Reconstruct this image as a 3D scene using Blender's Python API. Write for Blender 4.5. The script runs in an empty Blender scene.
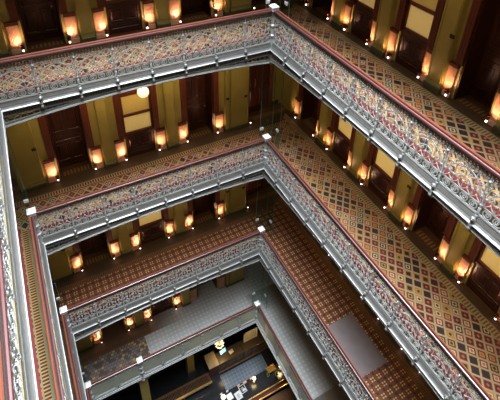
import bpy, math, random
from mathutils import Matrix, Vector
random.seed(7)
C = bpy.context.scene.collection
PI = math.pi
FL = [0.0, -5.16, -10.211, -15.613]      # gallery floor heights
ZG = -20.81                              # ground floor
W = 8.07; LEN = 12.11; GD = 2.3
H_ = {0: 4.62, 1: 4.62, 2: 4.51, 3: 4.86}

# ---------------------------------------------------------------- node helper
class N:
    def __init__(s, nt, k): s.nt = nt; s.k = k
    def _m(s, op, *a):
        n = s.nt.nodes.new('ShaderNodeMath'); n.operation = op
        for i, v in enumerate(a):
            if isinstance(v, N): s.nt.links.new(v.k, n.inputs[i])
            else: n.inputs[i].default_value = float(v)
        return N(s.nt, n.outputs[0])
    def __add__(s, o): return s._m('ADD', s, o)
    __radd__ = __add__
    def __sub__(s, o): return s._m('SUBTRACT', s, o)
    def __rsub__(s, o): return s._m('SUBTRACT', o, s)
    def __mul__(s, o): return s._m('MULTIPLY', s, o)
    __rmul__ = __mul__
    def __truediv__(s, o): return s._m('DIVIDE', s, o)
    def lt(s, o): return s._m('LESS_THAN', s, o)
    def gt(s, o): return s._m('GREATER_THAN', s, o)
    def abs(s): return s._m('ABSOLUTE', s)
    def frac(s): return s._m('FRACT', s)
    def floor(s): return s._m('FLOOR', s)
    def sin(s): return s._m('SINE', s)
    def mx(s, o): return s._m('MAXIMUM', s, o)
    def mn(s, o): return s._m('MINIMUM', s, o)
def band(v, a, b): return v.gt(a) * v.lt(b)
class Mat:
    def __init__(s, name, rough=.6, metal=0.0, spec=.5):
        s.m = bpy.data.materials.new(name); s.m.use_nodes = True; s.nt = s.m.node_tree
        s.b = s.nt.nodes['Principled BSDF']
        s.b.inputs['Roughness'].default_value = rough; s.b.inputs['Metallic'].default_value = metal
        s.b.inputs['Specular IOR Level'].default_value = spec
    def xyz(s):
        t = s.nt.nodes.new('ShaderNodeNewGeometry'); q = s.nt.nodes.new('ShaderNodeSeparateXYZ')
        s.nt.links.new(t.outputs['Position'], q.inputs[0])
        return [N(s.nt, q.outputs[i]) for i in range(3)]
    def noise(s, scale=5, detail=3, stretch=(1, 1, 1), obj=True):
        tc = s.nt.nodes.new('ShaderNodeTexCoord'); mp = s.nt.nodes.new('ShaderNodeMapping')
        mp.inputs['Scale'].default_value = stretch
        s.nt.links.new(tc.outputs['Object'], mp.inputs[0])
        n = s.nt.nodes.new('ShaderNodeTexNoise'); n.inputs['Scale'].default_value = scale; n.inputs['Detail'].default_value = detail
        s.nt.links.new(mp.outputs[0], n.inputs['Vector']); return N(s.nt, n.outputs[0])
    def rnd(s, a, b):
        c = s.nt.nodes.new('ShaderNodeCombineXYZ'); s.nt.links.new(a.k, c.inputs[0]); s.nt.links.new(b.k, c.inputs[1])
        n = s.nt.nodes.new('ShaderNodeTexWhiteNoise'); n.noise_dimensions = '2D'; s.nt.links.new(c.outputs[0], n.inputs['Vector'])
        return N(s.nt, n.outputs['Value'])
    def mix(s, f, a, b):
        n = s.nt.nodes.new('ShaderNodeMix'); n.data_type = 'RGBA'
        if isinstance(f, N): s.nt.links.new(f.k, n.inputs[0])
        else: n.inputs[0].default_value = f
        for i, v in ((6, a), (7, b)):
            if isinstance(v, tuple): n.inputs[i].default_value = (*v, 1)
            else: s.nt.links.new(v, n.inputs[i])
        return n.outputs[2]
    def col(s, v):
        if isinstance(v, tuple): s.b.inputs['Base Color'].default_value = (*v, 1)
        else: s.nt.links.new(v, s.b.inputs['Base Color'])
        return s
    def bump(s, h, st=.3, d=.01):
        n = s.nt.nodes.new('ShaderNodeBump'); n.inputs['Strength'].default_value = st; n.inputs['Distance'].default_value = d
        s.nt.links.new(h.k, n.inputs['Height']); s.nt.links.new(n.outputs[0], s.b.inputs['Normal']); return s
    def emit(s, c, e):
        s.b.inputs['Emission Color'].default_value = (*c, 1); s.b.inputs['Emission Strength'].default_value = e; return s

def simple(name, a, b, rough=.5, metal=0., scale=6, stretch=(1, 1, 1), bump=0, spec=.5):
    m = Mat(name, rough, metal, spec); n = m.noise(scale, 4, stretch); m.col(m.mix(n, a, b))
    if bump: m.bump(n, bump, .01)
    return m.m
IRON = simple('painted_iron', (.28, .285, .285), (.60, .605, .60), .34, .2, 16)
IRON_L = simple('pale_painted_iron', (.30, .315, .325), (.46, .48, .49), .34, .15, 7)  # pale posts and balusters; also the painted highlight on cornice ledges
IRON_M = simple('grey_painted_iron', (.12, .12, .115), (.20, .20, .195), .36, .3, 11)  # on the cornice, darker faces painted in between the lit ledges
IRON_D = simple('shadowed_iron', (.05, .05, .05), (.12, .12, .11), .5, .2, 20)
GIRD = simple('girder_grey', (.13, .13, .12), (.22, .22, .21), .4, .2, 4)
CAPM = simple('white_cap_paint', (.62, .65, .67), (.75, .77, .78), .35, .05, 12)
COPPER = simple('copper_strip', (.30, .15, .08), (.45, .24, .14), .35, .5, 10)
RAILW = simple('handrail_mahogany', (.13, .045, .030), (.26, .100, .066), .3, 0, 3, (1, 14, 14), .08, .7)
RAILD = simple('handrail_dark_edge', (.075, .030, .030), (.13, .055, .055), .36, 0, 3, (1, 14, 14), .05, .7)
GROOVE = simple('handrail_groove', (.012, .006, .005), (.02, .01, .008), .6)
WOOD = simple('dark_mahogany', (.028, .008, .004), (.085, .021, .010), .38, 0, 4, (12, 12, 1), .1, .35)
WOOD_R = simple('casing_mahogany', (.085, .020, .010), (.18, .045, .022), .4, 0, 5, (10, 10, 1), .1, .35)
PLINTHW = simple('plinth_wood', (.48, .27, .17), (.68, .42, .27), .42, 0, 5, (14, 14, 1), .15)
BRONZE = simple('dark_bronze', (.10, .04, .025), (.22, .09, .05), .3, .8, 20)
BRASS = simple('brass', (.55, .36, .12), (.72, .5, .2), .3, .9, 12)
CABW = simple('cabinet_brown', (.040, .026, .012), (.09, .056, .026), .35, 0, 3, (8, 1, 1), .1)
BLACK = simple('black_stone', (.008, .009, .011), (.022, .024, .028), .22, 0, 9)
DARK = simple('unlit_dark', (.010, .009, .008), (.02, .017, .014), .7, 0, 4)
TANW = simple('tan_board', (.22, .16, .09), (.32, .24, .14), .5, 0, 3, (1, 10, 1))
CREAM = simple('cream_slats', (.5, .44, .3), (.62, .55, .4), .5, 0, 6)
BROWNL = simple('red_brown_wood', (.06, .032, .014), (.12, .062, .028), .35, 0, 3, (8, 1, 1))
WHITE = simple('white_card', (.30, .31, .33), (.42, .43, .45), .5)
LEAF = simple('plant_green', (.06, .10, .02), (.16, .2, .05), .5)
PINK = simple('pink_card', (.3, .16, .11), (.42, .24, .18), .5)
def wallmat():
    m = Mat('olive_gold_wall', .55); n = m.noise(2.2, 3); f = m.noise(42, 2)
    c = m.mix(n, (.30, .235, .062), (.42, .335, .10)); m.col(m.mix(f * .35, c, (.18, .12, .022))); m.bump(f, .35, .01); return m.m
WALL = wallmat()
WALLB = simple('olive_skirting', (.05, .05, .018), (.10, .09, .03), .5, 0, 6)
CEIL = simple('gallery_soffit', (.25, .2, .11), (.32, .26, .15), .7)
def lit(name, c, e, rough=.4):
    m = Mat(name, rough); n = m.noise(3, 2); m.col(m.mix(n, c, tuple(min(1, v * 1.1) for v in c))); m.emit(c, e); return m.m
PANE = lit('frosted_cream_glass', (.72, .56, .24), .26)
PANE_U = lit('frosted_gold_glass', (.50, .36, .11), .18)
BULB = lit('bulb_glass', (1, .80, .74), 5)
GLOBE = lit('globe_glass', (1, .86, .60), 1.15)
SCREEN = lit('blue_screen', (.25, .5, .75), .9)
def glassm():
    m = bpy.data.materials.new('clear_glass'); m.use_nodes = True; nt = m.node_tree; nt.nodes.clear()
    o = nt.nodes.new('ShaderNodeOutputMaterial'); mx = nt.nodes.new('ShaderNodeMixShader')
    t = nt.nodes.new('ShaderNodeBsdfTransparent'); g = nt.nodes.new('ShaderNodeBsdfGlossy'); f = nt.nodes.new('ShaderNodeValue')
    t.inputs[0].default_value = (.90, .95, .93, 1); g.inputs['Roughness'].default_value = .05; f.outputs[0].default_value = .035
    nt.links.new(f.outputs[0], mx.inputs[0]); nt.links.new(t.outputs[0], mx.inputs[1]); nt.links.new(g.outputs[0], mx.inputs[2]); nt.links.new(mx.outputs[0], o.inputs[0])
    return m
GLASS = glassm()
GEDGE = simple('green_glass_edge', (.05, .13, .11), (.12, .24, .2), .2, 0, 8)
def frosted():
    m = Mat('etched_panel', .35); n = m.noise(9, 4); v = m.noise(30, 2)
    m.col(m.mix(n, (.36, .39, .33), (.62, .65, .58))); m.bump(v, .5, .01)
    t = m.nt.nodes.new('ShaderNodeBsdfTransparent'); t.inputs[0].default_value = (.8, .85, .75, 1); x = m.nt.nodes.new('ShaderNodeMixShader'); x.inputs[0].default_value = .28
    o = m.nt.nodes['Material Output']; m.nt.links.new(m.b.outputs[0], x.inputs[1]); m.nt.links.new(t.outputs[0], x.inputs[2]); m.nt.links.new(x.outputs[0], o.inputs[0]); return m.m
ETCH = frosted()

# ---------------------------------------------------------------- floors
def gallery_floor(kind):
    m = Mat('floor_tiles_' + kind, .38 if kind == 'stone' else .5)
    x, y, z = m.xyz()
    # distance from the atrium edge, measured outwards
    dr = x.mx(y).mx((x * -1) - W)                        # right, back, left
    side = x.mx(y).lt((x * -1) - W)
    isback = y.gt(x) * y.gt((x * -1) - W)
    along = isback * x + (1 - isback) * y
    n1 = m.noise(1.1, 3); fine = m.noise(60, 2)
    if kind == 'patchwork':
        u = (x / .31 + y / .37 + .1) ; v = (x / .31 - y / .37 + .33)
        cu, cv = u.floor(), v.floor()
        fu, fv = (u.frac() - .5).abs(), (v.frac() - .5).abs(); q = fu.mx(fv); dgn = fu + fv
        r = m.rnd(cu, cv); r2 = m.rnd(cv + 17.3, cu - 4.1)
        outer = m.mix(r.gt(.5), (.12, .022, .016), (.03, .012, .014))
        outer = m.mix(r.gt(.80), outer, (.28, .14, .035))
        inner = m.mix(r2.gt(.5), (.03, .014, .016), (.34, .19, .05)); inner = m.mix(r2.gt(.78), inner, (.42, .34, .22))
        core = m.mix(r.gt(.5), (.38, .08, .05), (.03, .015, .018))
        c = m.mix(q.lt(.39), (.30, .23, .125), outer); c = m.mix(q.lt(.26), c, inner)
        c = m.mix(q.lt(.13) , c, core); c = m.mix((fu * fv).lt(.004) * q.lt(.22), c, core)
    elif kind == 'flower':
        gx, gy = (x - 1.06) / .28, (y + 3.21) / .28
        fx, fy = ((gx + .5).frac() - .5) * .28, ((gy + .5).frac() - .5) * .28
        ax, ay = fx.abs() - .045, fy.abs() - .045
        dots = (ax * ax + ay * ay).lt(.0010)
        hx, hy = (gx.frac() - .5) * .28, (gy.frac() - .5) * .28
        ros = (hx.abs() + hy.abs()).lt(.06)
        base = m.mix(n1, (.11, .030, .018), (.19, .06, .03))
        c = m.mix(ros, base, (.028, .018, .02)); c = m.mix((fx.abs().mx(fy.abs())).lt(.105), c, (.09, .035, .024))
        c = m.mix(dots, c, (.52, .32, .10)); c = m.mix((fx * fx + fy * fy).lt(.0004), c, (.03, .02, .02))
    else:
        gx, gy = x / .2, y / .2
        fx, fy = ((gx).frac() - .5).abs(), ((gy).frac() - .5).abs()
        base = m.mix(n1, (.31, .325, .33), (.42, .43, .43))
        c = m.mix((fx.mx(fy)).lt(.15), base, (.50, .50, .46))
        c = m.mix((fx.mx(fy)).gt(.475), c, (.27, .275, .27))
        vx, vy = (x + 20) / .15, (y + 20) / .13
        vx2 = vx + (vy.floor() / 2).frac()
        rr = m.rnd(vx2.floor(), vy.floor()); ff = (vx2.frac() - .5).abs().mx((vy.frac() - .5).abs())
        mos = m.mix(rr.gt(.45), (.18, .165, .16), (.10, .085, .085)); mos = m.mix(rr.gt(.82), mos, (.42, .26, .09))
        mos = m.mix(ff.gt(.43), mos, (.07, .055, .05))
        c = m.mix(x.lt(-5.3) * y.gt(0), c, mos)
    # borders
    if kind != 'stone':
        sfac = side
        a0 = 1.33 + side * -1.10; a1 = 1.62 + side * -1.10      # rope border near wall; near rail on the left
        t = (along / (.088 if kind == 'patchwork' else .07)) + (dr * .0)
        gold, dk = ((.42, .26, .075), (.045, .018, .015)) if kind == 'patchwork' else ((.20, .10, .035), (.07, .028, .015))
        rope = m.mix(t.frac().lt(.45), dk, gold)
        red = (.19, .035, .03) if kind == 'patchwork' else (.10, .035, .02)
        edge = (.24, .21, .12) if kind == 'patchwork' else (.15, .09, .04)
        c = m.mix((dr - 1.49).gt(0) * (dr - 1.54).lt(0) * isback, c, red) if kind == 'patchwork' else c
        rr_ = (1 - side) - isback * (1 - side)
        def brd(c, lo, hi):
            inb = (dr - lo).gt(0) * (dr - hi).lt(0)
            c = m.mix((dr - lo + .035).gt(0) * (dr - hi - .035).lt(0), c, edge)
            return m.mix(inb * (1 - rr_ * .35), c, rope)
        rightish = 1 - side
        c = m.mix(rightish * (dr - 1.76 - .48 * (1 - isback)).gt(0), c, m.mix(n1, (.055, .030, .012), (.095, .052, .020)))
        rr_ = rightish - isback * rightish; lo = 1.575 * rightish + rr_ * .455 + side * .32; hi = 1.725 * rightish + rr_ * .475 + side * .47
        c = brd(c, lo, hi)
        c = m.mix(band(dr, .12, .30) * rightish, c, red)
        c = m.mix(dr.lt(.10), c, edge)
        c = m.mix(side * band(dr, .525, .63), c, red); c = m.mix(side * dr.lt(.30), c, edge)
        # tiled thresholds inside the doorways
        tt = (along / .12).frac().lt(.5)
        c = m.mix(rightish * (dr - .24 * (1 - isback)).gt(2.28), c, m.mix(tt * band(dr - .24 * (1 - isback), 2.38, 2.62), (.10, .045, .02), (.30, .16, .05)))
    else:
        t = (along / .10).frac().lt(.5)
        w_ = m.mix(n1, (.11, .06, .03), (.17, .095, .05))
        c = m.mix(isback * dr.gt(1.55) * ((-3.4 - x) / 1.6).mx(0).mn(1), c, w_)
        c = m.mix(isback * band(dr, 1.6, 1.8) * x.lt(-4.9) * t, c, (.07, .04, .022))
        c = m.mix(y.lt(-4.45) * x.gt(.95), c, (.13, .09, .05)); c = m.mix(y.lt(-4.45) * x.lt(.95), c, (.13, .12, .12))
        c = m.mix(((dr - .7) / .9).mx(0).mn(1) * x.gt(0) * y.lt(1.2) * .85, c, (.15, .12, .085))  # skylight falloff painted in: right run darkens from rail towards wall
    c = m.mix(fine * .25, c, (.05, .04, .03))
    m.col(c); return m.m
FLOORM = [gallery_floor('patchwork'), None, gallery_floor('flower'), gallery_floor('stone')]
FLOORM[1] = FLOORM[0]
def tilemat():
    m = Mat('slate_blue_tiles', .35); x, y, z = m.xyz()
    q = ((x / .19).frac() - .5).abs().mx(((y / .19).frac() - .5).abs()); n = m.noise(4, 2)
    m.col(m.mix(q.gt(.455), m.mix(n, (.055, .075, .10), (.09, .12, .155)), (.17, .2, .23))); return m.m
SLATE = tilemat()

# ---------------------------------------------------------------- mesh helper
class MB:
    def __init__(s): s.v = []; s.f = []; s.mi = []; s.cur = 0; s.T = Matrix()
    def add(s, vs, fs):
        o = len(s.v); s.v += [tuple(s.T @ Vector(p)) for p in vs]
        s.f += [tuple(i + o for i in f) for f in fs]; s.mi += [s.cur] * len(fs)
    def box(s, x0, y0, z0, x1, y1, z1, bev=0):
        if x0 > x1: x0, x1 = x1, x0
        if y0 > y1: y0, y1 = y1, y0
        if z0 > z1: z0, z1 = z1, z0
        b = min(bev, (x1 - x0) / 3, (y1 - y0) / 3, (z1 - z0) / 3)
        if b <= 0:
            s.add([(x, y, z) for z in (z0, z1) for y in (y0, y1) for x in (x0, x1)],
                  [(0, 2, 3, 1), (4, 5, 7, 6), (0, 1, 5, 4), (2, 6, 7, 3), (0, 4, 6, 2), (1, 3, 7, 5)])
        else:
            r = lambda z, d: [(x0 + d, y0 + b - 0 if 0 else y0 + d, z), (x1 - d, y0 + d, z), (x1 - d, y1 - d, z), (x0 + d, y1 - d, z)]
            s.loft([r(z0, b), r(z0 + b, 0), r(z1 - b, 0), r(z1, b)])
    def loft(s, rings, caps=True):
        n = len(rings[0]); vs = [p for r in rings for p in r]; fs = []
        for k in range(len(rings) - 1):
            for i in range(n):
                j = (i + 1) % n; fs.append((k * n + i, k * n + j, (k + 1) * n + j, (k + 1) * n + i))
        if caps: fs.append(tuple(range(n - 1, -1, -1))); fs.append(tuple((len(rings) - 1) * n + i for i in range(n)))
        s.add(vs, fs)
    def lathe(s, x, y, prof, n=12):                     # prof: (r, z)
        s.loft([[(x + r * math.cos(2 * PI * i / n), y + r * math.sin(2 * PI * i / n), z) for i in range(n)] for r, z in prof])
    def sphere(s, x, y, z, r, n=12, k=7, sz=1):
        s.lathe(x, y, [(max(1e-4, r * math.sin(PI * i / k)), z - r * sz * math.cos(PI * i / k)) for i in range(k + 1)], n)
    def prism(s, poly, x0, x1):                         # poly in (y,z), along x
        s.loft([[(x0, a, b) for a, b in poly], [(x1, a, b) for a, b in poly]])
    def ribbon(s, pts, w, y0, y1, closed=False):        # flat bar following pts in the xz plane
        n = len(pts); rings = []
        for i in range(n):
            if closed: a, b = pts[i - 1], pts[(i + 1) % n]
            else: a, b = pts[max(i - 1, 0)], pts[min(i + 1, n - 1)]
            dx, dz = b[0] - a[0], b[1] - a[1]; l = math.hypot(dx, dz) or 1; nx, nz = -dz / l * w / 2, dx / l * w / 2
            px, pz = pts[i]
            rings.append([(px - nx, y0, pz - nz), (px + nx, y0, pz + nz), (px + nx, y1, pz + nz), (px - nx, y1, pz - nz)])
        if closed: rings.append(rings[0])
        s.loft(rings, not closed)
    def tube(s, pts, r, n=6):
        rings = []
        for i, p in enumerate(pts):
            a, b = Vector(pts[max(i - 1, 0)]), Vector(pts[min(i + 1, len(pts) - 1)]); d = (b - a).normalized()
            u = d.cross(Vector((0, 0, 1)));
            if u.length < .1: u = d.cross(Vector((1, 0, 0)))
            u.normalize(); w = d.cross(u); P = Vector(p)
            rings.append([tuple(P + r * (math.cos(2 * PI * k / n) * u + math.sin(2 * PI * k / n) * w)) for k in range(n)])
        s.loft(rings)
    def mesh(s, name, mats):
        me = bpy.data.meshes.new(name); me.from_pydata(s.v, [], s.f)
        for m in (mats if isinstance(mats, (list, tuple)) else [mats]): me.materials.append(m)
        me.polygons.foreach_set('material_index', s.mi); me.update()
        import bmesh
        b = bmesh.new(); b.from_mesh(me); bmesh.ops.recalc_face_normals(b, faces=b.faces); b.to_mesh(me); b.free()
        return me
    def build(s, name, mats, parent=None, smooth=False):
        me = s.mesh(name, mats)
        if smooth: me.polygons.foreach_set('use_smooth', [True] * len(me.polygons))
        return link(name, me, parent)
def link(name, me, parent=None, loc=(0, 0, 0), rz=0):
    o = bpy.data.objects.new(name, me); C.objects.link(o); o.location = loc; o.rotation_euler[2] = rz
    if parent: o.parent = parent
    return o
def tag(o, label=None, cat=None, group=None, kind=None):
    for k, v in (('label', label), ('category', cat), ('group', group), ('kind', kind)):
        if v: o[k] = v
    return o
def thing(name, loc, rz, label, cat, group=None):
    return tag(link(name, None, None, loc, rz), label, cat, group)
def struct(o, label=None): return tag(o, label, None, None, 'structure')

LV = ['top', 'second', 'third', 'lowest']
SIDE = ['back', 'right-hand', 'left-hand']

# ---------------------------------------------------------------- iron panel
def arc(cx, cz, r, a0, a1, n=10, rx=None):
    return [(cx + (rx or r) * math.cos(math.radians(a0 + (a1 - a0) * i / n)), cz + r * math.sin(math.radians(a0 + (a1 - a0) * i / n))) for i in range(n + 1)]
def spiral(cx, cz, r0, r1, a0, turns, n=14):
    return [(cx + (r0 + (r1 - r0) * i / n) * math.cos(math.radians(a0 + turns * 360 * i / n)), cz + (r0 + (r1 - r0) * i / n) * math.sin(math.radians(a0 + turns * 360 * i / n))) for i in range(n + 1)]
def iron_panel(w):
    m = MB(); y0, y1 = -.009, .009
    R = lambda p, w_=.016, c=False: m.ribbon(p, w_, y0, y1, c)
    z0, z1 = -.13, .75; h = w / 2; zb = z0 + .225
    for z, th in ((z0, .024), (zb, .020), (z1, .022)): R([(.02, z), (w - .02, z)], th)
    k = 4; B = (w - .10) / k
    for i in range(k):                                  # ringed scrolls along the foot
        cx = .05 + B * (i + .5); s = 1 if i % 2 else -1
        R(arc(cx, z0 + .108, .086, 0, 360, 14)[:-1], .020, True)
        R([(cx + s * (p - cx), q) for p, q in spiral(cx, z0 + .105, .058, .012, 40, 1.2, 12)], .018)
    for i in range(k + 1):                              # strong uprights with collars
        x = .05 + B * i; R([(x, zb), (x, z1 - .0)], .020)
        for zz in (.30, .58): m.box(x - .022, -.02, zz - .018, x + .022, .02, zz + .018)
    for i in range(8):                                  # cresting
        cx = .06 + (w - .12) * (i + .5) / 8; R(arc(cx, z1 - .045, .028, 0, 360, 6)[:-1], .014, True)
    R(arc(h, zb + .05, .50, 14, 166, 18, w * .44), .024); R(arc(h, zb + .02, .33, 5, 175, 14, w * .25), .016)
    for i in range(k):
        cx = .05 + B * (i + .5); d = B * .42; s = 1 if i % 2 else -1
        R([(cx - d, zb + .02), (cx, zb + .12), (cx + d, zb + .02)], .015)
        R([(cx, zb + .12), (cx, zb + .21)], .015); R(arc(cx, zb + .255, .045, 0, 360, 8)[:-1], .015, True)
        m.sphere(cx, 0, zb + .13, .022, 6, 4); m.sphere(cx, 0, zb + .255, .02, 6, 4)
        R([(cx + s * (p - cx), q) for p, q in spiral(cx, zb + .43, .055, .012, -60, 1.1, 10)], .015)
    return m.mesh('iron_panel', IRON)
def etched_panel(w):
    m = MB()
    m.cur = 0; m.box(.045, -.008, -.17, w - .045, .008, .84)
    m.cur = 1
    for a, b, c, d in ((.02, -.24, w - .02, -.20), (.09, -.155, w - .09, -.135), (.02, .84, w - .02, .90), (.02, -.24, .065, .90), (w - .065, -.24, w - .02, .90), (.09, -.155, .105, .80), (w - .105, -.155, w - .09, .80)):
        m.box(a, -.025, b, c, .025, d)
    k = 7
    for i in range(k):                                  # lace edge hanging from the top bar
        cx = .07 + (w - .14) * (i + .5) / k; m.ribbon(arc(cx, .83, .055, 180, 360, 6), .014, -.018, -.006)
        m.ribbon(arc(cx, .72, .025, 0, 360, 6)[:-1], .012, -.016, -.006, True)
    m.ribbon([(.11, -.04), (.2, -.12), (w - .2, -.12), (w - .11, -.04)], .014, -.018, -.006)
    return m.mesh('etched_panel', [ETCH, IRON])
def baluster():
    m = MB()
    m.box(-.028, -.03, -.12, .028, .03, .03, .006); m.lathe(0, -.005, [(.022, .03), (.022, .1), (.034, .12), (.022, .14), (.019, .4), (.03, .42), (.03, .45), (.019, .47), (.019, .66), (.036, .69), (.036, .73), (.02, .75), (.02, .95)], 8)
    m.sphere(0, -.035, .72, .024, 6, 4)
    return m.mesh('baluster', IRON_L)
def bracket():
    m = MB()
    m.prism([(0.03, -.16), (-.06, -.16), (-.09, -.22), (-.085, -.30), (-.145, -.38), (-.15, -.43), (-.10, -.47), (-.085, -.60), (0.03, -.60)], -.032, .032)
    m.T = Matrix.Translation((0, -.115, -.24)) @ Matrix.Rotation(PI / 2, 4, 'X')
    m.lathe(0, 0, [(.062, -.02), (.066, 0), (.05, .025), (.028, .03), (.02, .045)], 10)
    m.T = Matrix.Translation((0, -.15, -.47)) @ Matrix.Rotation(PI / 2, 4, 'X')
    m.lathe(0, 0, [(.04, -.02), (.045, .01), (.02, .03)], 8); m.T = Matrix()
    return m.mesh('bracket', IRON_M)
PAN = {}; BAL = baluster(); BRK = bracket()
def rail_profile(zc=1.0):
    return [(-.095, zc - .07), (-.10, zc - .03), (-.09, zc - .006), (-.06, zc + .004), (-.032, zc - .004), (-.024, zc - .03), (-.022, zc - .05), (-.004, zc - .05),
            (-.002, zc - .01), (.008, zc + .028), (.035, zc + .045), (.065, zc + .04), (.088, zc + .018), (.09, zc - .05), (.05, zc - .08), (-.05, zc - .08)]
def balustrade(k, side, loc, rz, L, np_, etched=False, joints=None):
    desc = ['pierced iron balustrade with mahogany handrail, %s run of the %s gallery' % (SIDE[side], LV[k]),
            'pale etched-panel balustrade with mahogany handrail, %s run of the %s gallery' % (SIDE[side], LV[k])][etched]
    t = thing('balustrade', loc, rz, desc, 'balustrade', 'gallery balustrades around the atrium')
    xs = joints or [L * i / np_ for i in range(np_ + 1)]
    m = MB(); zc = 1.0; q8 = .62 if side < 2 else .8
    m.cur = 0; m.prism([(a * q8, b) for a, b in ((.012, zc - .08), (.008, zc + .02), (.03, zc + .045), (.065, zc + .04), (.088, zc + .018), (.09, zc - .05), (.05, zc - .08))], .08, L - .08)
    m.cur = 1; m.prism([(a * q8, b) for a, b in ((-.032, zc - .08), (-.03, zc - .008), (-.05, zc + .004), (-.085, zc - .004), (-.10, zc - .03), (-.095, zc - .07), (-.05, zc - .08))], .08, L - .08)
    m.cur = 2; m.prism([(a * q8, b) for a, b in ((.015, zc - .08), (.015, zc - .045), (-.034, zc - .045), (-.034, zc - .08))], .08, L - .08)
    m.build('handrail', [RAILW, RAILD, GROOVE], t)
    m = MB(); m.box(.06, -.03, .885, L - .06, .03, .925)           # top flange and beaded frieze
    q = int(L / .085)
    for i in range(0 if etched else q):
        x = .1 + (L - .2) * i / (q - 1); m.box(x - .009, -.012, .75, x + .009, .012, .885)
        if i < q - 1: m.ribbon(arc(x + .0425, .82, .03, 0, 360, 6)[:-1], .014, -.012, .012, True)
    m.build('frieze', IRON_M, t)
    for i in range(len(xs) - 1):
        a, b = xs[i], xs[i + 1]; w = round(b - a, 3); key = (w, etched)
        if key not in PAN: PAN[key] = etched_panel(w) if etched else iron_panel(w)
        link('etched_panel' if etched else 'iron_panel', PAN[key], t, (a, 0, 0))
    for i, x in enumerate(xs):
        if i in (0, len(xs) - 1): continue
        link('baluster', BAL, t, (x, 0, 0))
        if not etched and side != 2: link('bracket', BRK, t, (x, 0, 0))
    # cornice below the floor line; ledge highlights and face shading are painted in
    m = MB()
    if not etched:
        m.cur = 2; m.prism([(.04, -.142), (-.02, -.142), (-.03, -.16), (.04, -.16)], .02, L - .02)
        m.cur = 1; m.prism([(.06, -.16), (-.012, -.16), (-.012, -.195), (.06, -.195)], .02, L - .02)
    if etched:
        m.cur = 2; m.prism([(.06, -.24), (-.03, -.24), (-.035, -.30), (.06, -.30)], .02, L - .02)
        m.cur = 0; m.prism([(.06, -.30), (-.06, -.30), (-.06, -.32), (.06, -.32)], .02, L - .02)
        m.cur = 2; m.prism([(.06, -.32), (-.04, -.32), (-.04, -.41), (.06, -.41)], .02, L - .02)
        m.cur = 0; m.prism([(.06, -.41), (-.07, -.41), (-.07, -.435), (.06, -.435)], .02, L - .02)
    else:
        m.cur = 2; m.prism([(.06, -.195), (-.035, -.195), (-.04, -.23), (-.05, -.26), (-.055, -.30), (-.085, -.345), (-.11, -.36), (.06, -.361)], .02, L - .02)
        m.cur = 0; m.prism([(.06, -.36), (-.125, -.36), (-.13, -.37), (-.12, -.385), (.06, -.385)], .02, L - .02)
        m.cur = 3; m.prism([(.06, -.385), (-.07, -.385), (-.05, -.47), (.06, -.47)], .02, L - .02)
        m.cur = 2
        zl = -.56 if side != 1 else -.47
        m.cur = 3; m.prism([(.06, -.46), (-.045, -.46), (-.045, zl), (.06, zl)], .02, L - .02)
        m.cur = 2
        q = int(L / .07)
        for i in range(q):
            x = .1 + (L - .2) * i / (q - 1); m.box(x - .014, -.068, -.455, x + .014, -.03, zl)
        m.prism([(.06, zl + .005), (-.085, zl + .005), (-.085, zl - .015), (.06, zl - .015)], .02, L - .02)
    m.build('cornice', [IRON_L, COPPER, IRON_M, IRON_D], t)
    if not etched:                                       # shallow arched girder with open spandrels
        m = MB(); n = 36; zl = -.56 if side != 1 else -.47; base = -.60 if side == 0 else -.475; lp = 0 if side == 0 else .03
        dz = .24 if side == 0 else .30
        def zb(x):
            u = 2 * x / L - 1; return base - dz * abs(u) ** 2.0
        R = [];
        for i in range(n + 1):
            x = .02 + (L - .04) * i / n; z = zb(x)
            R.append([(x, .05, z - .03), (x, -.115 + lp, z - .03), (x, -.12 + lp, z + .0), (x, -.085, z + .01), (x, -.085, z + .075), (x, .05, z + .075)])
        m.cur = 1; m.loft(R)
        R2 = [[(x, -.07, zb(x) - .04), (x, -.12 + lp, zb(x) - .04), (x, -.125 + lp, zb(x) - .02), (x, -.07, zb(x) - .015)] for x in [.02 + (L - .04) * i / n for i in range(n + 1)]]
        m.cur = 0; m.loft(R2)
        m.cur = 1
        m.cur = 1; q = int(L / .16)
        for i in range(q):
            x = .12 + (L - .24) * i / (q - 1)
            if zb(x) + .08 < zl - .02: m.box(x - .022, -.06, zb(x) + .06, x + .022, .03, zl - .01)
        for i in range(int(L / .25)):
            m.sphere(.2 + i * .25, -.09, zb(.2 + i * .25) + .045, .012, 5, 3)
        m.build('arched_girder', [IRON_L, GIRD], t)
    return t
def corner_post(name, x, y, k, label, bottom=-.95):
    t = thing(name, (x, y, FL[k]), 0, label, 'newel post', 'corner posts of the balustrades')
    m = MB()
    m.lathe(0, 0, [(.09, bottom + .2), (.09, -.3), (.075, -.28), (.075, .05), (.1, .07), (.1, .12), (.07, .15), (.065, .40), (.095, .42), (.095, .47), (.065, .5), (.06, .8), (.085, .83), (.085, .88), (.07, .95)], 12)
    m.build('shaft', IRON_L, t)
    m = MB(); m.box(-.11, -.11, .95, .11, .11, 1.07, .015)
    m.loft([[(-a, -a, z), (a, -a, z), (a, a, z), (-a, a, z)] for a, z in ((.125, 1.07), (.125, 1.1), (.10, 1.115), (.07, 1.15), (.02, 1.165))])
    m.build('cap', CAPM, t)
    m = MB(); m.lathe(0, 0, [(.10, bottom + .2), (.105, bottom + .14), (.05, bottom + .12), (.045, bottom + .09), (.075, bottom + .05), (.07, bottom), (.02, bottom - .04)], 12)
    m.build('pendant', IRON_L, t); return t
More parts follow.
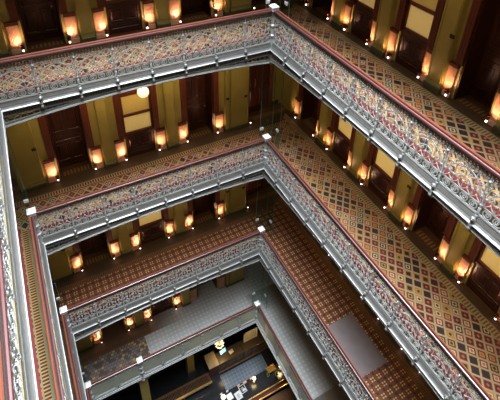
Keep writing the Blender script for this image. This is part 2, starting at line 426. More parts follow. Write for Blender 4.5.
for k in range(4):
    zf = FL[k]
    if k < 3:
        balustrade(k, 0, (-W, 0, zf), 0, W, 8)
        balustrade(k, 1, (0, 0, zf), -PI / 2, LEN, 12)
        balustrade(k, 2, (-W - .06, -LEN, zf), PI / 2, LEN, 12)
    else:
        balustrade(k, 0, (-W, 0, zf), 0, W, 8, True, [0, 1.095, 2.19] + [2.19 + .98 * i for i in range(1, 7)])
        balustrade(k, 1, (0, 0, zf), -PI / 2, LEN, 12, True)
        balustrade(k, 2, (-W - .06, -LEN, zf), PI / 2, LEN, 12, True)
    corner_post('newel_post', 0, 0, k, 'pale iron corner post with square white cap at %s gallery, right corner' % LV[k], -.95 if k < 3 else -.55)
    corner_post('newel_post', -W - .02, 0, k, 'pale iron corner post with square white cap at %s gallery, left corner' % LV[k], -.95 if k < 3 else -.55)
corner_post('newel_post', -5.88, 0, 3, 'intermediate white-capped post partway along the lowest back balustrade', -.7)

# ---------------------------------------------------------------- slabs
def slab(k, z, top, mat):
    m = MB()
    for (x0, y0, x1, y1) in ((-W - .04, .04, .04, 3.1), (.04, -LEN, 3.34, 3.1), (-W - 3.1, -LEN, -W - .04, 3.1)):
        m.box(x0, y0, z - (.42 if z < -15 else .45), x1, y1, z)
    return struct(m.build('floor', mat))
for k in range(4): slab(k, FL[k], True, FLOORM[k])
slab(0, 5.16, True, CEIL)
for k in range(4):
    m = MB(); z = (FL[k - 1] if k else 5.16) - .452
    for (x0, y0, x1, y1) in ((-W - .03, .06, .03, 3.05), (.06, -LEN, 3.3, 3.05), (-W - 3.05, -LEN, -W - .06, 3.05)):
        m.box(x0, y0, z - .03, x1, y1, z)
    struct(m.build('ceiling', CEIL))

# ---------------------------------------------------------------- outer walls with openings
def wallseg(name, P, k, spans, z0, z1, heads):
    """P maps (along, depth, z) to the world; spans = solid pieces, heads = openings with a lintel."""
    m = MB()
    for a, b in spans:
        vs = [P(u, d, z) for z in (z0, z1) for d in (0, .8) for u in (a, b)]
        m.add(vs, [(0, 2, 3, 1), (4, 5, 7, 6), (0, 1, 5, 4), (2, 6, 7, 3), (0, 4, 6, 2), (1, 3, 7, 5)])
    for a, b, zh in heads:
        vs = [P(u, d, z) for z in (zh, z1) for d in (0, .8) for u in (a, b)]
        m.add(vs, [(0, 2, 3, 1), (4, 5, 7, 6), (0, 1, 5, 4), (2, 6, 7, 3), (0, 4, 6, 2), (1, 3, 7, 5)])
        vs = [P(u, d, z) for z in (z0, z1) for d in (.74, .8) for u in (a, b)]
        m.add(vs, [(0, 2, 3, 1), (4, 5, 7, 6), (0, 1, 5, 4), (2, 6, 7, 3), (0, 4, 6, 2), (1, 3, 7, 5)])
    return struct(m.build(name, WALL))
BACK = [('door', -7.19, -5.89), ('window', -4.77, -3.48), ('door', -2.34, -1.04)]
RIGHT = [('door', -1.61, -.26), ('window', .68, 1.82), ('window', 2.8, 4.02), ('door', 5.01, 6.27), ('window', 7.16, 8.39), ('window', 9.3, 10.5)]   # along = -y
G0 = 2.30; G1 = 2.54                                                # wall face; pilasters stand 0.2 proud
ORD = ['first', 'second', 'third', 'fourth', 'fifth', 'sixth']
cnt = {'door': 0, 'window': 0, 'trim': 0}
UPL_ME = {}
def uplight_meshes():
    a = MB(); a.lathe(0, 0, [(.03, .17), (.05, .19), (.06, .23), (.045, .24), (.062, .27), (.065, .30), (.05, .30), (.045, .26)], 10)
    a.box(-.02, -.02, .19, .02, .13, .22)
    b = MB(); b.sphere(0, 0, .125, .03, 10, 6)
    UPL_ME['cup'] = a.mesh('cup', BRONZE); UPL_ME['bulb'] = b.mesh('bulb', BULB)
uplight_meshes()
SP = bpy.data.lights.new('uplight_beam', 'SPOT'); SP.energy = 23; SP.color = (1, .60, .39); SP.spot_size = math.radians(115); SP.spot_blend = 1; SP.shadow_soft_size = .04
def rfun(kind):                                          # local frame: u along, d depth outward, z
    if kind == 0: return lambda u, d, z: (u, G0 + d, z)
    return lambda u, d, z: (G1 + d, -u, z)
def uplight(side, k, u, inward, label, power=True):
    P = rfun(side); p = P(u, -.187, FL[k])
    t = thing('uplight', p, 0 if side == 0 else -PI / 2, label, 'uplight', 'small uplights at the feet of the door and window casings')
    link('cup', UPL_ME['cup'], t); link('bulb', UPL_ME['bulb'], t)
    if power:
        l = bpy.data.objects.new('uplight_beam', SP); C.objects.link(l); l.parent = t; l.location = (-inward * .07, -.13, .30)
        d = Vector((-inward * .05, .27, .22)); l.rotation_euler = d.to_track_quat('-Z', 'Y').to_euler()
def obox(m, P, a0, d0, z0, a1, d1, z1, bev=.0):
    if bev:
        b = bev
        def ring(z, e): return [P(a0 + e, d0 + e, z), P(a1 - e, d0 + e, z), P(a1 - e, d1, z), P(a0 + e, d1, z)]
        m.loft([ring(z0, b), ring(z0 + b, 0), ring(z1 - b, 0), ring(z1, b)])
    else:
        m.loft([[P(a0, d0, z), P(a1, d0, z), P(a1, d1, z), P(a0, d1, z)] for z in (z0, z1)])
def rpanel(m, P, a0, a1, z0, z1, d, r=.03):              # raised and fielded panel on face depth d
    m.loft([[P(a0 + e, d - q, z0 + e), P(a1 - e, d - q, z0 + e), P(a1 - e, d - q, z1 - e), P(a0 + e, d - q, z1 - e)] for e, q in ((0, -.005), (.015, .018), (.03, .018), (.045, .002), (.06, .002), (.10, .022))])
def opening(side, k, kind, a, b, lab, lights=(True, True)):
    P0 = rfun(side); zf = FL[k]; P = lambda u, d, z: P0(u, d, z + zf)
    cnt[kind] += 1
    t = struct(link('%s_%d' % (kind, cnt[kind]), None), lab)
    HH = 3.75
    A, B = a + .10, b - .10
    for j, (u0, u1, pl0, pl1) in enumerate(((a - .12, A, a - (.31 if side == 0 else .26), a + .03), (B, b + .12, b - .03, b + (.31 if side == 0 else .26)))):
        m = MB(); obox(m, P, u0, -.05, 1.0, u1, .1, HH, .008)
        for q in range(3):
            c = u0 + (u1 - u0) * (q + .5) / 3; obox(m, P, c - .025, -.068, 1.12, c + .025, -.045, HH - .2, .008)
        obox(m, P, u0 - .01, -.085, HH - .16, u1 + .01, 0, HH, .01)
        m.build('casing', WOOD_R, t)
        m = MB(); obox(m, P, pl0, -.09, 0.0, pl1, .1, .17, .01); obox(m, P, pl0 + .015, -.06, .17, pl1 - .015, .1, .9)
        q = 7
        for i in range(q):
            c = pl0 + .03 + (pl1 - pl0 - .06) * (i + .5) / q; w = (pl1 - pl0 - .06) / q * .33
            m.loft([[P(c - w, -.06, z), P(c - w * .6, -.078, z), P(c + w * .6, -.078, z), P(c + w, -.06, z)] for z in (.18, .89)])
        m.build('plinth', PLINTHW, t)
        m = MB(); obox(m, P, pl0 - .01, -.10, .9, pl1 + .01, .1, 1.0, .012); obox(m, P, pl0 + .04, -.11, .93, pl0 + .12, -.09, .97); obox(m, P, pl1 - .12, -.11, .93, pl1 - .04, -.09, .97)
        m.build('plinth_cap', WOOD_R, t)
    m = MB(); obox(m, P, a - .16, -.07, HH, b + .16, .1, HH + .25, .02); obox(m, P, a - .2, -.12, HH + .25, b + .2, .1, HH + .33, .02)
    m.build('lintel', WOOD_R, t)
    if kind == 'door':
        m = MB(); obox(m, P, A, .62, 0, B, .70, HH)
        w = B - A; c = (A + B) / 2
        for (x0, x1, z0, z1) in ((A + .1, c - .05, .25, 1.0), (c + .05, B - .1, .25, 1.0), (A + .1, B - .1, 1.12, 1.42), (A + .1, c - .05, 1.55, 2.5), (c + .05, B - .1, 1.55, 2.5), (A + .1, B - .1, 2.75, 3.5)):
            rpanel(m, P, x0, x1, z0, z1, .62)
        m.build('door_leaf', WOOD, t)
        m = MB(); obox(m, P, A - .02, .02, 0, A + .04, .62, HH); obox(m, P, B - .04, .02, 0, B + .02, .62, HH)
        obox(m, P, A, .57, 0, B, .62, .09)
        m.build('door_jamb', WOOD, t)
        m = MB(); q = P(B - .14, .57, 1.05); m.sphere(*q, .035, 8, 5); m.build('handle', BRASS, t)
        obx = MB(); obox(obx, P, B - .18, .60, .95, B - .10, .62, 1.18); obx.build('lock_plate', BRONZE, t)
    else:
        m = MB(); obox(m, P, A, .06, 0, B, .14, 1.08); c = (A + B) / 2
        rpanel(m, P, A + .08, c - .04, .42, .88, .06); rpanel(m, P, c + .04, B - .08, .42, .88, .06); rpanel(m, P, A + .08, B - .08, .15, .36, .06)
        obox(m, P, A, .0, 1.0, B, .1, 1.09, .01); obox(m, P, A, .03, 0, B, .1, .12)
        m.build('wainscot', WOOD, t)
        m = MB()
        for (z0, z1) in ((1.07, 1.15), (1.86, 1.95), (2.74, HH)): obox(m, P, A, .03, z0, B, .14, z1, .008)
        for (x0, x1) in ((A, A + .06), (B - .06, B)): obox(m, P, x0, .03, 1.07, x1, .14, HH)
        m.build('frame', WOOD_R, t)
        for (z0, z1, mt) in ((1.15, 1.86, PANE), (1.95, 2.74, PANE_U)):
            m = MB(); obox(m, P, A + .05, .09, z0, B - .05, .11, z1)
            m.loft([[P(A + .06 + e, d, z0 + e), P(B - .06 - e, d, z0 + e), P(B - .06 - e, d, z1 - e), P(A + .06 + e, d, z1 - e)] for e, d in ((.0, .09), (.05, .075), (.06, .085))])
            m.build('pane', mt, t)
    for j, (u, inw, on) in enumerate(((a, 1, lights[0]), (b, -1, lights[1]))):
        if on:
            uplight(side, k, u, inw, 'lit bronze uplight at %s foot of %s' % (['left', 'right'][j], lab))
def pilaster(side, k, a, b, panel=None, sign=None):
    P0 = rfun(side); zf = FL[k]; P = lambda u, d, z: P0(u, d, z + zf); cnt['trim'] += 1
    t = struct(link('trim_%d' % cnt['trim'], None)); HH = 4.3 if k != 3 else 4.3
    m = MB(); c0, c1 = a + .03, b - .03
    obox(m, P, c0, -.18, .16, c1, .05, HH, .012)
    e0, e1 = (panel or (c0 + .06, c1 - .06))
    # moulded frame around a flat field
    for (x0, x1, z0, z1) in ((e0 - .03, e0, .35, 3.05), (e1, e1 + .03, .35, 3.05), (e0 - .03, e1 + .03, 3.05, 3.09), (e0 - .03, e1 + .03, .32, .35)):
        obox(m, P, x0, -.20, z0, x1, -.17, z1)
    obox(m, P, c0 - .04, -.24, 3.35, c1 + .04, 0, 3.45, .02); obox(m, P, c0 - .02, -.22, 3.25, c1 + .02, 0, 3.3, .01)
    m.build('shaft', WALL, t)
    m = MB(); obox(m, P, c0 - .02, -.21, 0, c1 + .02, .05, .17, .015); m.build('base', WALLB, t)
ROUND_ME = None
def room_sign(side, k, u, d, z, label):
    P0 = rfun(side); m = MB(); p = P0(u, d, z + FL[k])
    m.box(-.065, -.012, -.05, .065, .012, .05, .004)
    m.cur = 1
    m.box(-.045, -.015, .01, .045, -.011, .022); m.box(-.045, -.015, -.025, .045, -.011, -.013)
    o = m.build('room_sign', [DARK, BRONZE]); o.location = p; o.rotation_euler[2] = 0 if side == 0 else -PI / 2
    tag(o, label, 'sign', 'small dark plaques on the pilasters')

for k in range(4):
    zf = FL[k]; top = zf + (4.7 if k == 0 else FL[k - 1] - .46 - zf)
    z1 = top
    lw = 4.2 if k == 3 else 4.2
    # back wall: solid pieces between the openings
    ops = [(a + .1, b - .1) for _, a, b in BACK]
    sp = []; c = -8.45
    for a, b in ops: sp.append((c, a)); c = b
    sp.append((c, .40))
    wallseg('wall_back', rfun(0), k, sp, zf, z1, [(a, b, zf + 3.75) for a, b in ops])
    # recessed corner bays at both ends of the back wall
    for sgn, x0, x1, nm in ((1, .40, 2.6, 'right'), (-1, -10.37, -8.45, 'left')):
        m = MB(); m.box(x0, 3.0, zf, x1, 3.09, z1); struct(m.build('wall_back', WALL))
        if sgn == 1:
            cnt['door'] += 1
            t = struct(link('door_%d' % cnt['door'], None), 'dark panelled door in the recess at the right end, %s gallery' % LV[k])
            P = lambda u, d, z: (u, 2.92 + d, z + zf)
            m = MB(); obox(m, P, .62, 0, 0, 1.75, .07, 3.6)
            for (a, b, c_, d_) in ((.75, 1.13, .3, 1.2), (1.22, 1.62, .3, 1.2), (.75, 1.13, 1.4, 3.0), (1.22, 1.62, 1.4, 3.0)): rpanel(m, P, a, b, c_, d_, 0)
            m.build('door_leaf', WOOD, t)
            m = MB(); obox(m, P, .44, -.04, 0, .62, .07, 3.8, .01); obox(m, P, 1.75, -.04, 0, 1.93, .07, 3.8, .01); obox(m, P, .44, -.05, 3.6, 1.93, .07, 3.85, .01); m.build('casing', WOOD_R, t)
            m = MB(); P2 = P; m.tube([P(1.02, -.05, 1.3), P(1.03, -.07, 1.4), P(1.03, -.07, 1.62), P(1.02, -.05, 1.72)], .022, 6); m.build('pull_handle', COPPER, t)
    ops = [(a + .1, b - .1) for _, a, b in RIGHT]
    sp = []; c = -2.25
    for a, b in ops: sp.append((c, a)); c = b
    sp.append((c, LEN))
    wallseg('wall_right', rfun(1), k, sp, zf, z1, [(a, b, zf + 3.75) for a, b in ops])
    m = MB(); m.box(2.45, 2.2, zf, 3.34, 3.09, z1); struct(m.build('wall_right', WALL))
    m = MB(); m.box(-W - 2.38, -LEN, zf, -W - 2.30, 3.09, z1); struct(m.build('wall_left', WALL))
    # openings
    nd = nw = 0
    for i, (kind, a, b) in enumerate(BACK):
        if kind == 'door': nm = ['left', 'right'][nd] + ' door'; nd += 1
        else: nm = 'window'
        on = (True, True) if k < 3 else ((True, True), (True, True), (False, False))[i]
        opening(0, k, kind, a, b, '%s, back wall, %s gallery' % (nm, LV[k]), on)
    nd = nw = 0
    for i, (kind, a, b) in enumerate(RIGHT):
        if kind == 'door': nm = ORD[nd] + ' door'; nd += 1
        else: nm = ORD[nw] + ' window'; nw += 1
        on = (True, True) if k < 3 else (False, False)
        opening(1, k, kind, a, b, '%s, right wall, %s gallery' % (nm, LV[k]), on)
    if k < 3:
        uplight(0, k, .46, -1, 'lit bronze uplight beside wide pilaster, right end of back wall, %s gallery' % LV[k])
    # pilasters
    pilaster(0, k, -8.41, -7.55); pilaster(0, k, -5.56, -5.10); pilaster(0, k, -3.15, -2.67); pilaster(0, k, -.71, -.50, (-.66, -.55)); pilaster(0, k, -.50, .37)
    m = MB(); P0 = rfun(0); P = lambda u, d, z: P0(u, d, z + zf)
    pilaster(1, k, -2.15, -1.94)
    for a, b in ((.07, .35), (2.15, 2.47), (4.35, 4.68), (6.60, 6.83), (8.72, 8.97), (10.83, 11.1)): pilaster(1, k, a - .12, b + .12)
    if k in (0, 1, 2):
        room_sign(1, k, 4.72, -.196, 1.70, 'dark plaque on pilaster before second door, right wall, %s gallery' % LV[k])
        room_sign(0, k, .2, -.196, 1.55, 'dark plaque on the wide pilaster face, right end of back wall, %s gallery' % LV[k])
    if k in (1, 2):
        room_sign(0, k, -.605, -.196, 1.65, 'dark plaque on the narrow pilaster strip, back wall, %s gallery' % LV[k])
        room_sign(0, k, -7.66, -.196, 1.70, 'dark plaque on the leftmost pilaster of back wall, %s gallery' % LV[k])
    # skirting
    m = MB(); m.box(.5, 2.97, zf, 2.3, 3.0, zf + .2); struct(m.build('baseboard_back', WOOD))

# near side of the shaft, behind the viewer
m = MB(); m.box(-W - 3.1, -15.2, ZG, 3.1, -15.1, 13); struct(m.build('wall_near', WALL))
m = MB(); m.box(-W - 3.2, -15.2, 5.2, -W - 3.1, 3.2, 13); m.box(3.1, -15.2, 5.2, 3.2, 3.2, 13); m.box(-W - 3.2, 3.1, 5.2, 3.2, 3.2, 13); struct(m.build('wall_upper', WALL))

# ---------------------------------------------------------------- glass screens at the corners
def glass_screen(x, sg, k, label, zt=None):
    z0 = FL[k]; H = (zt if zt is not None else (FL[k - 1] - .5 if k else 4.6)) - z0
    t = thing('glass_screen', (x, 0, z0), 0, label, 'glass screen', 'clear glass screens behind the corner posts')
    s = sg * .6
    for (x0, y0, x1, y1) in ((0 + sg * .06, .594, s, .606), (s - .006, .06, s + .006, .59)):
        m = MB(); m.box(x0, y0, .05, x1, y1, H - .02); m.build('pane', GLASS, t)
    m = MB()
    for (a, b) in ((sg * .06, .6), (s, .6), (s, .06)): m.box(a - .007, b - .007, .05, a + .007, b + .007, H - .02)
    m.build('pane_edge', GEDGE, t)
    for (a, b) in ((sg * .12, .6), (s, .24)):
        m = MB(); m.box(a - .07, b - .03, .93, a + .07, b + .03, 1.05, .01) if b == .6 else m.box(a - .03, b - .07, .93, a + .03, b + .07, 1.05, .01)
        m.build('clamp', CAPM, t)
for k in range(4):
    glass_screen(0, 1, k, 'clear glass screen behind the right corner post, %s gallery' % LV[k])
for k in (1, 2, 3):
    glass_screen(-W, -1, k, 'clear glass screen behind the left corner post, %s gallery' % LV[k])

# ---------------------------------------------------------------- globe lamp under the top gallery
t = thing('globe_lamp', (-4.12, 1.0, -1.53), 0, 'faceted white glass globe lamp hanging under the top gallery', 'pendant lamp')
m = MB(); m.sphere(0, 0, 0, .19, 14, 8); m.build('globe', GLOBE, t)
m = MB()
for i in range(7):
    a = PI * i / 7; m.tube([(.195 * math.cos(a) * math.sin(q), .195 * math.sin(a) * math.sin(q), .195 * math.cos(q)) for q in [2 * PI * j / 16 for j in range(17)]], .006, 4)
m.tube([(.197 * math.cos(q), .197 * math.sin(q), 0) for q in [2 * PI * j / 18 for j in range(19)]], .008, 4)
m.build('cage', BRASS, t)
m = MB(); m.lathe(0, 0, [(.07, .17), (.08, .2), (.03, .24), (.012, .26), (.012, 1.0), (.06, 1.0), (.07, 1.045)], 10); m.build('stem', BRASS, t)

# grey plain slab let into the third gallery floor
m = MB(); m.box(.35, -6.35, 0, 1.63, -4.33, .012, .003)
GREYM = simple('grey_mauve_mat', (.12, .10, .105), (.17, .145, .15), .6, 0, 3)
o = m.build('floor_mat', GREYM); o.location = (0, 0, FL[2] + .001); tag(o, 'plain grey-mauve mat on the third gallery floor, right side', 'mat')

# ---------------------------------------------------------------- ground floor
m = MB(); m.box(-W - 3.1, -15.1, ZG - .2, 3.1, 3.1, ZG); struct(m.build('floor', BLACK))
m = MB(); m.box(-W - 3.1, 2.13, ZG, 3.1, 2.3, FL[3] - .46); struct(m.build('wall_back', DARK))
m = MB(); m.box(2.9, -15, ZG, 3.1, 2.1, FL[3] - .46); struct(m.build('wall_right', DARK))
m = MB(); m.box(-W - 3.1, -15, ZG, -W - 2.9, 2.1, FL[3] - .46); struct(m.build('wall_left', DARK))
def pillar(x, y, w, label, z1=FL[3] - .55):
    t = thing('pillar', (x, y, ZG), 0, label, 'pillar', 'square pillars of the ground floor')
    h = z1 - ZG
    m = MB(); m.box(-w / 2, -w / 2, .3, w / 2, w / 2, h - .25, .02); m.build('shaft', WALL, t)
    m = MB(); m.box(-w / 2 - .04, -w / 2 - .04, 0, w / 2 + .04, w / 2 + .04, .3, .02); m.build('base', WALLB, t)
    m = MB(); m.loft([[(-a, -a, z), (a, -a, z), (a, a, z), (-a, a, z)] for a, z in ((w / 2 + .01, h - .25), (w / 2 + .04, h - .2), (w / 2 + .04, h - .12), (w / 2 + .1, h - .04), (w / 2 + .1, h))]); m.build('capital', IRON_M, t)
pillar(-5.88, .25, .40, 'olive square pillar carrying the lowest back balustrade below its intermediate post')
pillar(-3.18, 1.55, .38, 'olive square pillar between slatted bench and tan-topped stand')
# tiled aisle behind the bar
m = MB(); m.box(-1.85, -.7, 0, .78, .55, .02, .004); o = m.build('tiled_aisle', SLATE); o.location = (0, 0, ZG); tag(o, 'slate blue tiled aisle floor between bar counter and back cabinets', 'floor panel')
# back cabinets
def cabinet(x0, x1, label):
    t = thing('cabinet', (x0, .68, ZG), 0, label, 'cabinet', 'low wooden cabinets behind the bar'); w = x1 - x0
    m = MB(); m.box(0, .03, .08, w, .6, .92, .005); m.build('carcass', CABW, t)
    m = MB(); m.box(-.0, -.02, .92, w, .62, .96, .01); m.build('top', CABW, t)
    m = MB(); m.box(0, -.02, 0, w, .05, .08); m.build('kick_rail', COPPER, t)
    n = max(1, round(w / .5))
    for i in range(n):
        a, b = w * i / n + .02, w * (i + 1) / n - .02
        P = lambda u, d, z: (u, d, z)
        m = MB(); m.box(a, .0, .12, b, .03, .88); rpanel(m, P, a + .03, b - .03, .18, .82, 0); d = m.build('door', CABW, t)
        m = MB(); m.sphere(b - .06, -.03, .6, .018, 6, 4); m.build('knob', BRASS, d)
cabinet(-1.85, -.30, 'low wooden cabinet with the monitor on it, behind the bar')
cabinet(-.28, 2.2, 'long low wooden cabinet in front of the cream louvred panel')
# tan-topped stand
t = thing('stand', (-2.12, 1.0, ZG), 0, 'tall stand with wide plain tan top beside the left cabinet', 'stand')
m = MB(); m.box(-.3, -.4, 1.06, .3, .42, 1.11, .01); m.build('top', TANW, t)
m = MB(); m.box(-.26, -.36, .0, .26, .38, 1.06, .01); m.build('body', WOOD, t)
# louvred panel
t = thing('louvred_panel', (.35, 1.12, ZG + .962), 0, 'cream louvred panel standing on the long cabinet', 'shutter')
m = MB()
for (a, b, c_, d_) in ((-.43, 0, -.38, .88), (.38, 0, .43, .88), (-.43, .04, .43, .10), (-.43, .82, .43, .88)): m.box(a, -.03, b, c_, .03, d_)
m.build('frame', CREAM, t)
m = MB()
for i in range(6):
    z = .13 + i * .115; m.add([(-.38, -.03, z), (.38, -.03, z), (.38, -.02, z + .05), (-.38, -.02, z + .05), (-.38, -.02, z), (.38, -.02, z), (.38, -.012, z + .05), (-.38, -.012, z + .05)], [(0, 1, 2, 3), (4, 5, 6, 7), (0, 1, 5, 4), (2, 3, 7, 6), (0, 3, 7, 4), (1, 2, 6, 5)])
m.build('slats', CREAM, t)
m = MB(); m.box(-.38, .02, .1, .38, .028, .82); m.build('back_board', WOOD, t)
# monitor
t = thing('monitor', (-1.36, 1.1, ZG + .96), .2, 'small monitor with a blue screen on the left cabinet', 'monitor')
m = MB(); m.add([(-.22, -.02, .05), (.22, -.02, .05), (.22, .10, .33), (-.22, .10, .33), (-.22, .01, .04), (.22, .01, .04), (.22, .13, .32), (-.22, .13, .32)], [(0, 1, 2, 3), (4, 5, 6, 7), (0, 1, 5, 4), (2, 3, 7, 6), (0, 3, 7, 4), (1, 2, 6, 5)]); m.build('case', DARK, t)
m = MB(); m.add([(-.19, -.018, .075), (.19, -.018, .075), (.19, .085, .31), (-.19, .085, .31)], [(0, 1, 2, 3)]); m.build('screen', SCREEN, t)
m = MB(); m.lathe(0, .06, [(.12, 0), (.12, .015), (.02, .02), (.02, .15)], 10); m.build('foot', DARK, t)
t = thing('table_telephone', (-.93, 1.0, ZG + .96), .3, 'cream desk telephone beside the monitor', 'telephone')
m = MB(); m.loft([[(-a, -b, z), (a, -b, z), (a, b, z), (-a, b, z)] for a, b, z in ((.12, .1, 0), (.12, .1, .03), (.09, .05, .09))]); m.build('body', CREAM, t)
m = MB(); m.tube([(-.14, 0, .10), (-.11, 0, .13), (.11, 0, .13), (.14, 0, .10)], .022, 6); m.build('handset', WHITE, t)
# crystal chandelier
t = thing('chandelier', (-1.5, 1.3, -19.06), 0, 'glowing crystal globe chandelier above the monitor', 'chandelier')
m = MB()
for i in range(3):
    z = (.17, .02, -.13)[i]; r = (.15, .23, .17)[i]
    for j in range(10):
        a = 2 * PI * j / 10 + i * .3; m.lathe(r * math.cos(a), r * math.sin(a), [(.005, z - .09), (.045, z), (.04, z + .05), (.005, z + .08)], 6)
m.build('crystals', GLOBE, t)
m = MB(); m.tube([(.24 * math.cos(q), .24 * math.sin(q), .1) for q in [2 * PI * j / 16 for j in range(17)]], .012, 5); m.lathe(0, 0, [(.03, -.2), (.04, .2), (.012, .3), (.012, 2.9), (.08, 2.93), (.08, 2.97)], 8)
m.tube([(-.24, 0, .1), (.24, 0, .1)], .01, 4); m.tube([(0, -.24, .1), (0, .24, .1)], .01, 4); m.build('frame', BRASS, t)
# bar counter
t = thing('bar_counter', (0, 0, ZG), 0, 'long black-topped bar counter with rounded left end', 'counter')
poly = [(1.25, -.78), (-1.9, -.78)] + [(-2.35 + .75 * math.cos(math.radians(a)) * 1.0, -1.25 + .55 * math.sin(math.radians(a))) for a in range(60, 271, 15)] + [(-2.0, -1.62), (1.25, -1.62)]
m = MB(); m.loft([[(a, b, z) for a, b in poly] for z in (1.06, 1.11)]); m.build('top', BLACK, t)
p2 = [(a * .98 - .01, -1.2 + (b + 1.2) * .86) for a, b in poly]
m = MB(); m.loft([[(a, b, z) for a, b in p2] for z in (0, 1.06)]); m.build('body', WOOD, t)
for y in (-1.66, -1.92):
    m = MB(); m.tube([(-3.2, y, 1.10), (1.25, y, 1.10)], .035, 8); m.build('edge_rail', BRASS, t)
m = MB(); m.box(-3.2, -1.9, 1.0, 1.25, -1.68, 1.06); m.build('gutter', WOOD, t)
t = thing('long_table', (0, 0, ZG), 0, 'long red-brown wooden table in front of the bar rails', 'table')
m = MB(); m.box(-3.0, -3.6, .95, 1.25, -2.02, 1.0, .01); m.build('top', BROWNL, t)
for a in (-2.8, 1.05):
    for b in (-3.4, -2.2): m = MB(); m.box(a - .05, b - .05, 0, a + .05, b + .05, .95, .008); m.build('leg', WOOD, t)
ZC = ZG + 1.11
def table_lamp(x, y, label, pw, s=1.0):
    t = thing('table_lamp', (x, y, ZC), 0, label, 'lamp', 'small glowing lamps on the bar counter')
    m = MB(); m.lathe(0, 0, [(.07, 0), (.07, .015), (.015, .03), (.012, .18)], 10); m.build('base', BRASS, t)
    m = MB(); m.lathe(0, 0, [(.04 * s, .17), (.09 * s, .2), (.10 * s, .26), (.08 * s, .32), (.03 * s, .35)], 10); m.build('lamp_shade', GLOBE, t)
    l = bpy.data.lights.new('lamp_glow', 'POINT'); l.energy = pw; l.color = (1, .72, .36); l.shadow_soft_size = .12
    o = bpy.data.objects.new('lamp_glow', l); C.objects.link(o); o.parent = t; o.location = (0, 0, .55)
table_lamp(-.53, -.99, 'glowing lamp on the bar counter right of the framed menus', 12)
table_lamp(-2.35, -1.05, 'large glowing lamp on the rounded left end of the bar counter', 14, 1.3)
table_lamp(1.0, -1.1, 'glowing lamp at the right end of the bar counter by the plants', 34, .8)
t = thing('napkin_box', (-2.02, -1.12, ZC), .1, 'square white box lit beside the left counter lamp', 'box')
m = MB(); m.box(-.16, -.16, 0, .16, .16, .1, .01); m.build('box', WHITE, t)
for (x, y, r, lb, dk) in ((-1.25, -1.07, .1, 'framed menu with dark picture on the bar counter, right of the pair', 1), (-1.58, -1.25, .1, 'framed white printed menu on the bar counter, left of the pair', 0)):
    t = thing('framed_menu', (x, y, ZC), r, lb, 'menu', 'framed menus lying on the bar')
    m = MB(); m.box(-.17, -.2, 0, .17, .2, .025, .004); m.build('frame', WHITE, t)
    m = MB(); m.box(-.14, -.17, .025, .14, .17, .029); s_ = m.build('sheet', BLACK if dk else WHITE, t)
    m = MB()
    for i in range(4): m.box(-.09, -.12 + i * .06, .029, .09 - .03 * (i % 2), -.10 + i * .06, .031)
    if dk: m.box(-.03, -.14, .029, .12, -.02, .031)
    m.build('print', WHITE if dk else DARK, s_)
for (x, y, mt, lb, s) in ((-1.02, -.86, PINK, 'pinkish box on the rear edge of the counter by the menus', .1), (-.62, -.84, PINK, 'pinkish box on the rear edge of the counter by the lamp', .09), (-1.38, -.84, PINK, 'small pinkish box above the left menu', .07),
                         (-2.36, -.80, WHITE, 'white card holder at the far left of the counter edge', .06), (-2.02, -.82, WHITE, 'white card holder at the bend of the counter edge', .06)):
    t = thing('counter_box', (x, y, ZC), .15, lb, 'box')
    m = MB(); m.box(-s, -s * .5, 0, s, s * .5, .09, .006); m.build('box', mt, t)
    m = MB(); m.box(-s * 1.03, -s * .53, .07, s * 1.03, s * .53, .095, .004); m.build('lid', mt, t)
t = thing('brass_tray', (.54, -.98 + .0, ZC), .05, 'square brass tray stand on the counter right end', 'tray')
t.location = (.52, -.95, ZC)
m = MB(); m.box(-.24, -.15, .16, .24, .15, .18)
for (a, b, c_, d_) in ((-.25, -.16, .25, -.14), (-.25, .14, .25, .16), (-.25, -.16, -.23, .16), (.23, -.16, .25, .16)): m.box(a, b, .16, c_, d_, .24)
for a in (-.23, .23):
    for b in (-.14, .14): m.box(a - .012, b - .012, 0, a + .012, b + .012, .16)
m.build('frame', BRASS, t)
for i, (x, y, lb) in enumerate(((.25, -1.12, 'small leafy plant in a glass, left of the pair on the counter'), (.66, -1.3, 'small leafy plant in a glass, right of the pair on the counter'))):
    t = thing('potted_plant', (x, y, ZC), 0, lb, 'plant', 'small plants on the bar counter')
    m = MB(); m.lathe(0, 0, [(.05, 0), (.07, .1), (.075, .12), (.06, .12), (.055, .03)], 10); m.build('pot', WHITE, t)
    m = MB()
    for j in range(16):
        a = random.random() * 6.28; e = .5 + random.random() * .9; l = .14 + random.random() * .08
        m.T = Matrix.Translation((0, 0, .1)) @ Matrix.Rotation(a, 4, 'Z') @ Matrix.Rotation(-e, 4, 'Y')
        m.add([(0, 0, 0), (l * .5, -.03, .02), (l, 0, 0), (l * .5, .03, .02)], [(0, 1, 2), (0, 2, 3)])
    m.T = Matrix(); m.build('foliage', LEAF, t)
# slatted bench
t = thing('slatted_bench', (0, 0, ZG), 0, 'long slatted wooden bench at the foot of the back wall', 'bench')
m = MB()
q = 40
for i in range(q):
    x = -5.45 + 3.0 * i / (q - 1); m.box(x - .018, .33, .46, x + .018, .72, .5)
m.build('slats', BROWNL, t)
m = MB(); m.box(-5.5, .68, .44, -2.4, .80, .51, .01); m.box(-5.5, .30, .40, -2.4, .36, .45); m.build('frame', BROWNL, t)
m = MB(); m.box(-5.5, .22, .40, -2.4, .32, .51, .01); m.build('front_edge', BRASS, t)
for x in (-5.4, -4.0, -2.5): m = MB(); m.box(x - .04, .3, 0, x + .04, .75, .42); m.build('leg', WOOD, t)

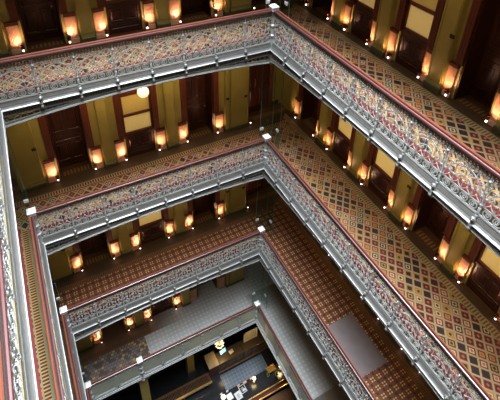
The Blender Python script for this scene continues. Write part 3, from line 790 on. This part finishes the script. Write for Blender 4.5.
# ---------------------------------------------------------------- light
def area(name, loc, sx, sy, e, c, rot=(0, 0, 0), spread=None):
    l = bpy.data.lights.new(name, 'AREA'); l.shape = 'RECTANGLE'; l.size = sx; l.size_y = sy; l.energy = e; l.color = c
    if spread: l.spread = math.radians(spread)
    o = bpy.data.objects.new(name, l); C.objects.link(o); o.location = loc; o.rotation_euler = rot; return o
area('skylight', (-4, -6.2, 12.5), 8, 12.5, 4000, (.90, .95, 1), spread=70)
m = MB(); m.box(-W - 3.2, -15.2, 13, 3.2, 3.2, 13.1); struct(m.build('ceiling', CEIL))
for k in range(4):
    zt = (FL[k - 1] if k else 5.16) - .50
    e = [20, 50, 32, 22][k]
    wc = (1, .78, .46) if k < 3 else (1, .9, .78)
    T = math.radians(52)
    for x in (-6.5, -4.1, -1.7): area('soffit_fill', (x, .55, zt), .8, .3, e, wc, (T, 0, 0), 110)  # added fill with no fixture, tilted at the walls to keep floors dim
    area('soffit_fill', (1.2, 1.2, zt), .5, .5, e * .5, wc, (math.radians(30), 0, 0), 120)
    for y in (-1.2, -3.6, -6.0, -8.4, -10.8): area('soffit_fill', (.6, y, zt), .3, .8, e, wc, (0, -T, 0), 110)
    for y in (-1.5, -5, -9): area('soffit_fill', (-W - .6, y, zt), .3, .8, e, wc, (0, T, 0), 110)
for (p, e) in (((-1.5, .8, -19.3), 22), ((.4, .6, -18.6), 16), ((-4.0, .8, -18.5), 5)):  # one beside the chandelier, the others added fill over louvre and bench
    l = bpy.data.lights.new('chandelier_and_fill', 'POINT'); l.energy = e; l.color = (1, .75, .4); l.shadow_soft_size = .2
    o = bpy.data.objects.new('chandelier_and_fill', l); C.objects.link(o); o.location = p
w = bpy.data.worlds.new('W'); bpy.context.scene.world = w; w.use_nodes = True
w.node_tree.nodes['Background'].inputs[0].default_value = (.5, .55, .6, 1); w.node_tree.nodes['Background'].inputs[1].default_value = .05

# ---------------------------------------------------------------- camera
cam = bpy.data.cameras.new('camera'); co = bpy.data.objects.new('camera', cam); C.objects.link(co)
rx, ro, rz = 1.00793675, 0.03162975, -0.5014096
M = Matrix.Rotation(rz, 4, 'Z') @ Matrix.Rotation(rx, 4, 'X') @ Matrix.Rotation(ro, 4, 'Z')
co.matrix_world = Matrix.Translation((-7.00995, -11.48594, 6.73747)) @ M
cam.sensor_width = 36; cam.lens = 462.886 / 500 * 36
cam.shift_x = (250 - 251.5118) / 500; cam.shift_y = (82.7393 - 200) / 500
cam.clip_start = .05; cam.clip_end = 200
bpy.context.scene.camera = co
sc = bpy.context.scene
sc.view_settings.view_transform = 'Standard'; sc.view_settings.exposure = 0; sc.view_settings.gamma = .86
sc.cycles.max_bounces = 5; sc.cycles.transparent_max_bounces = 12
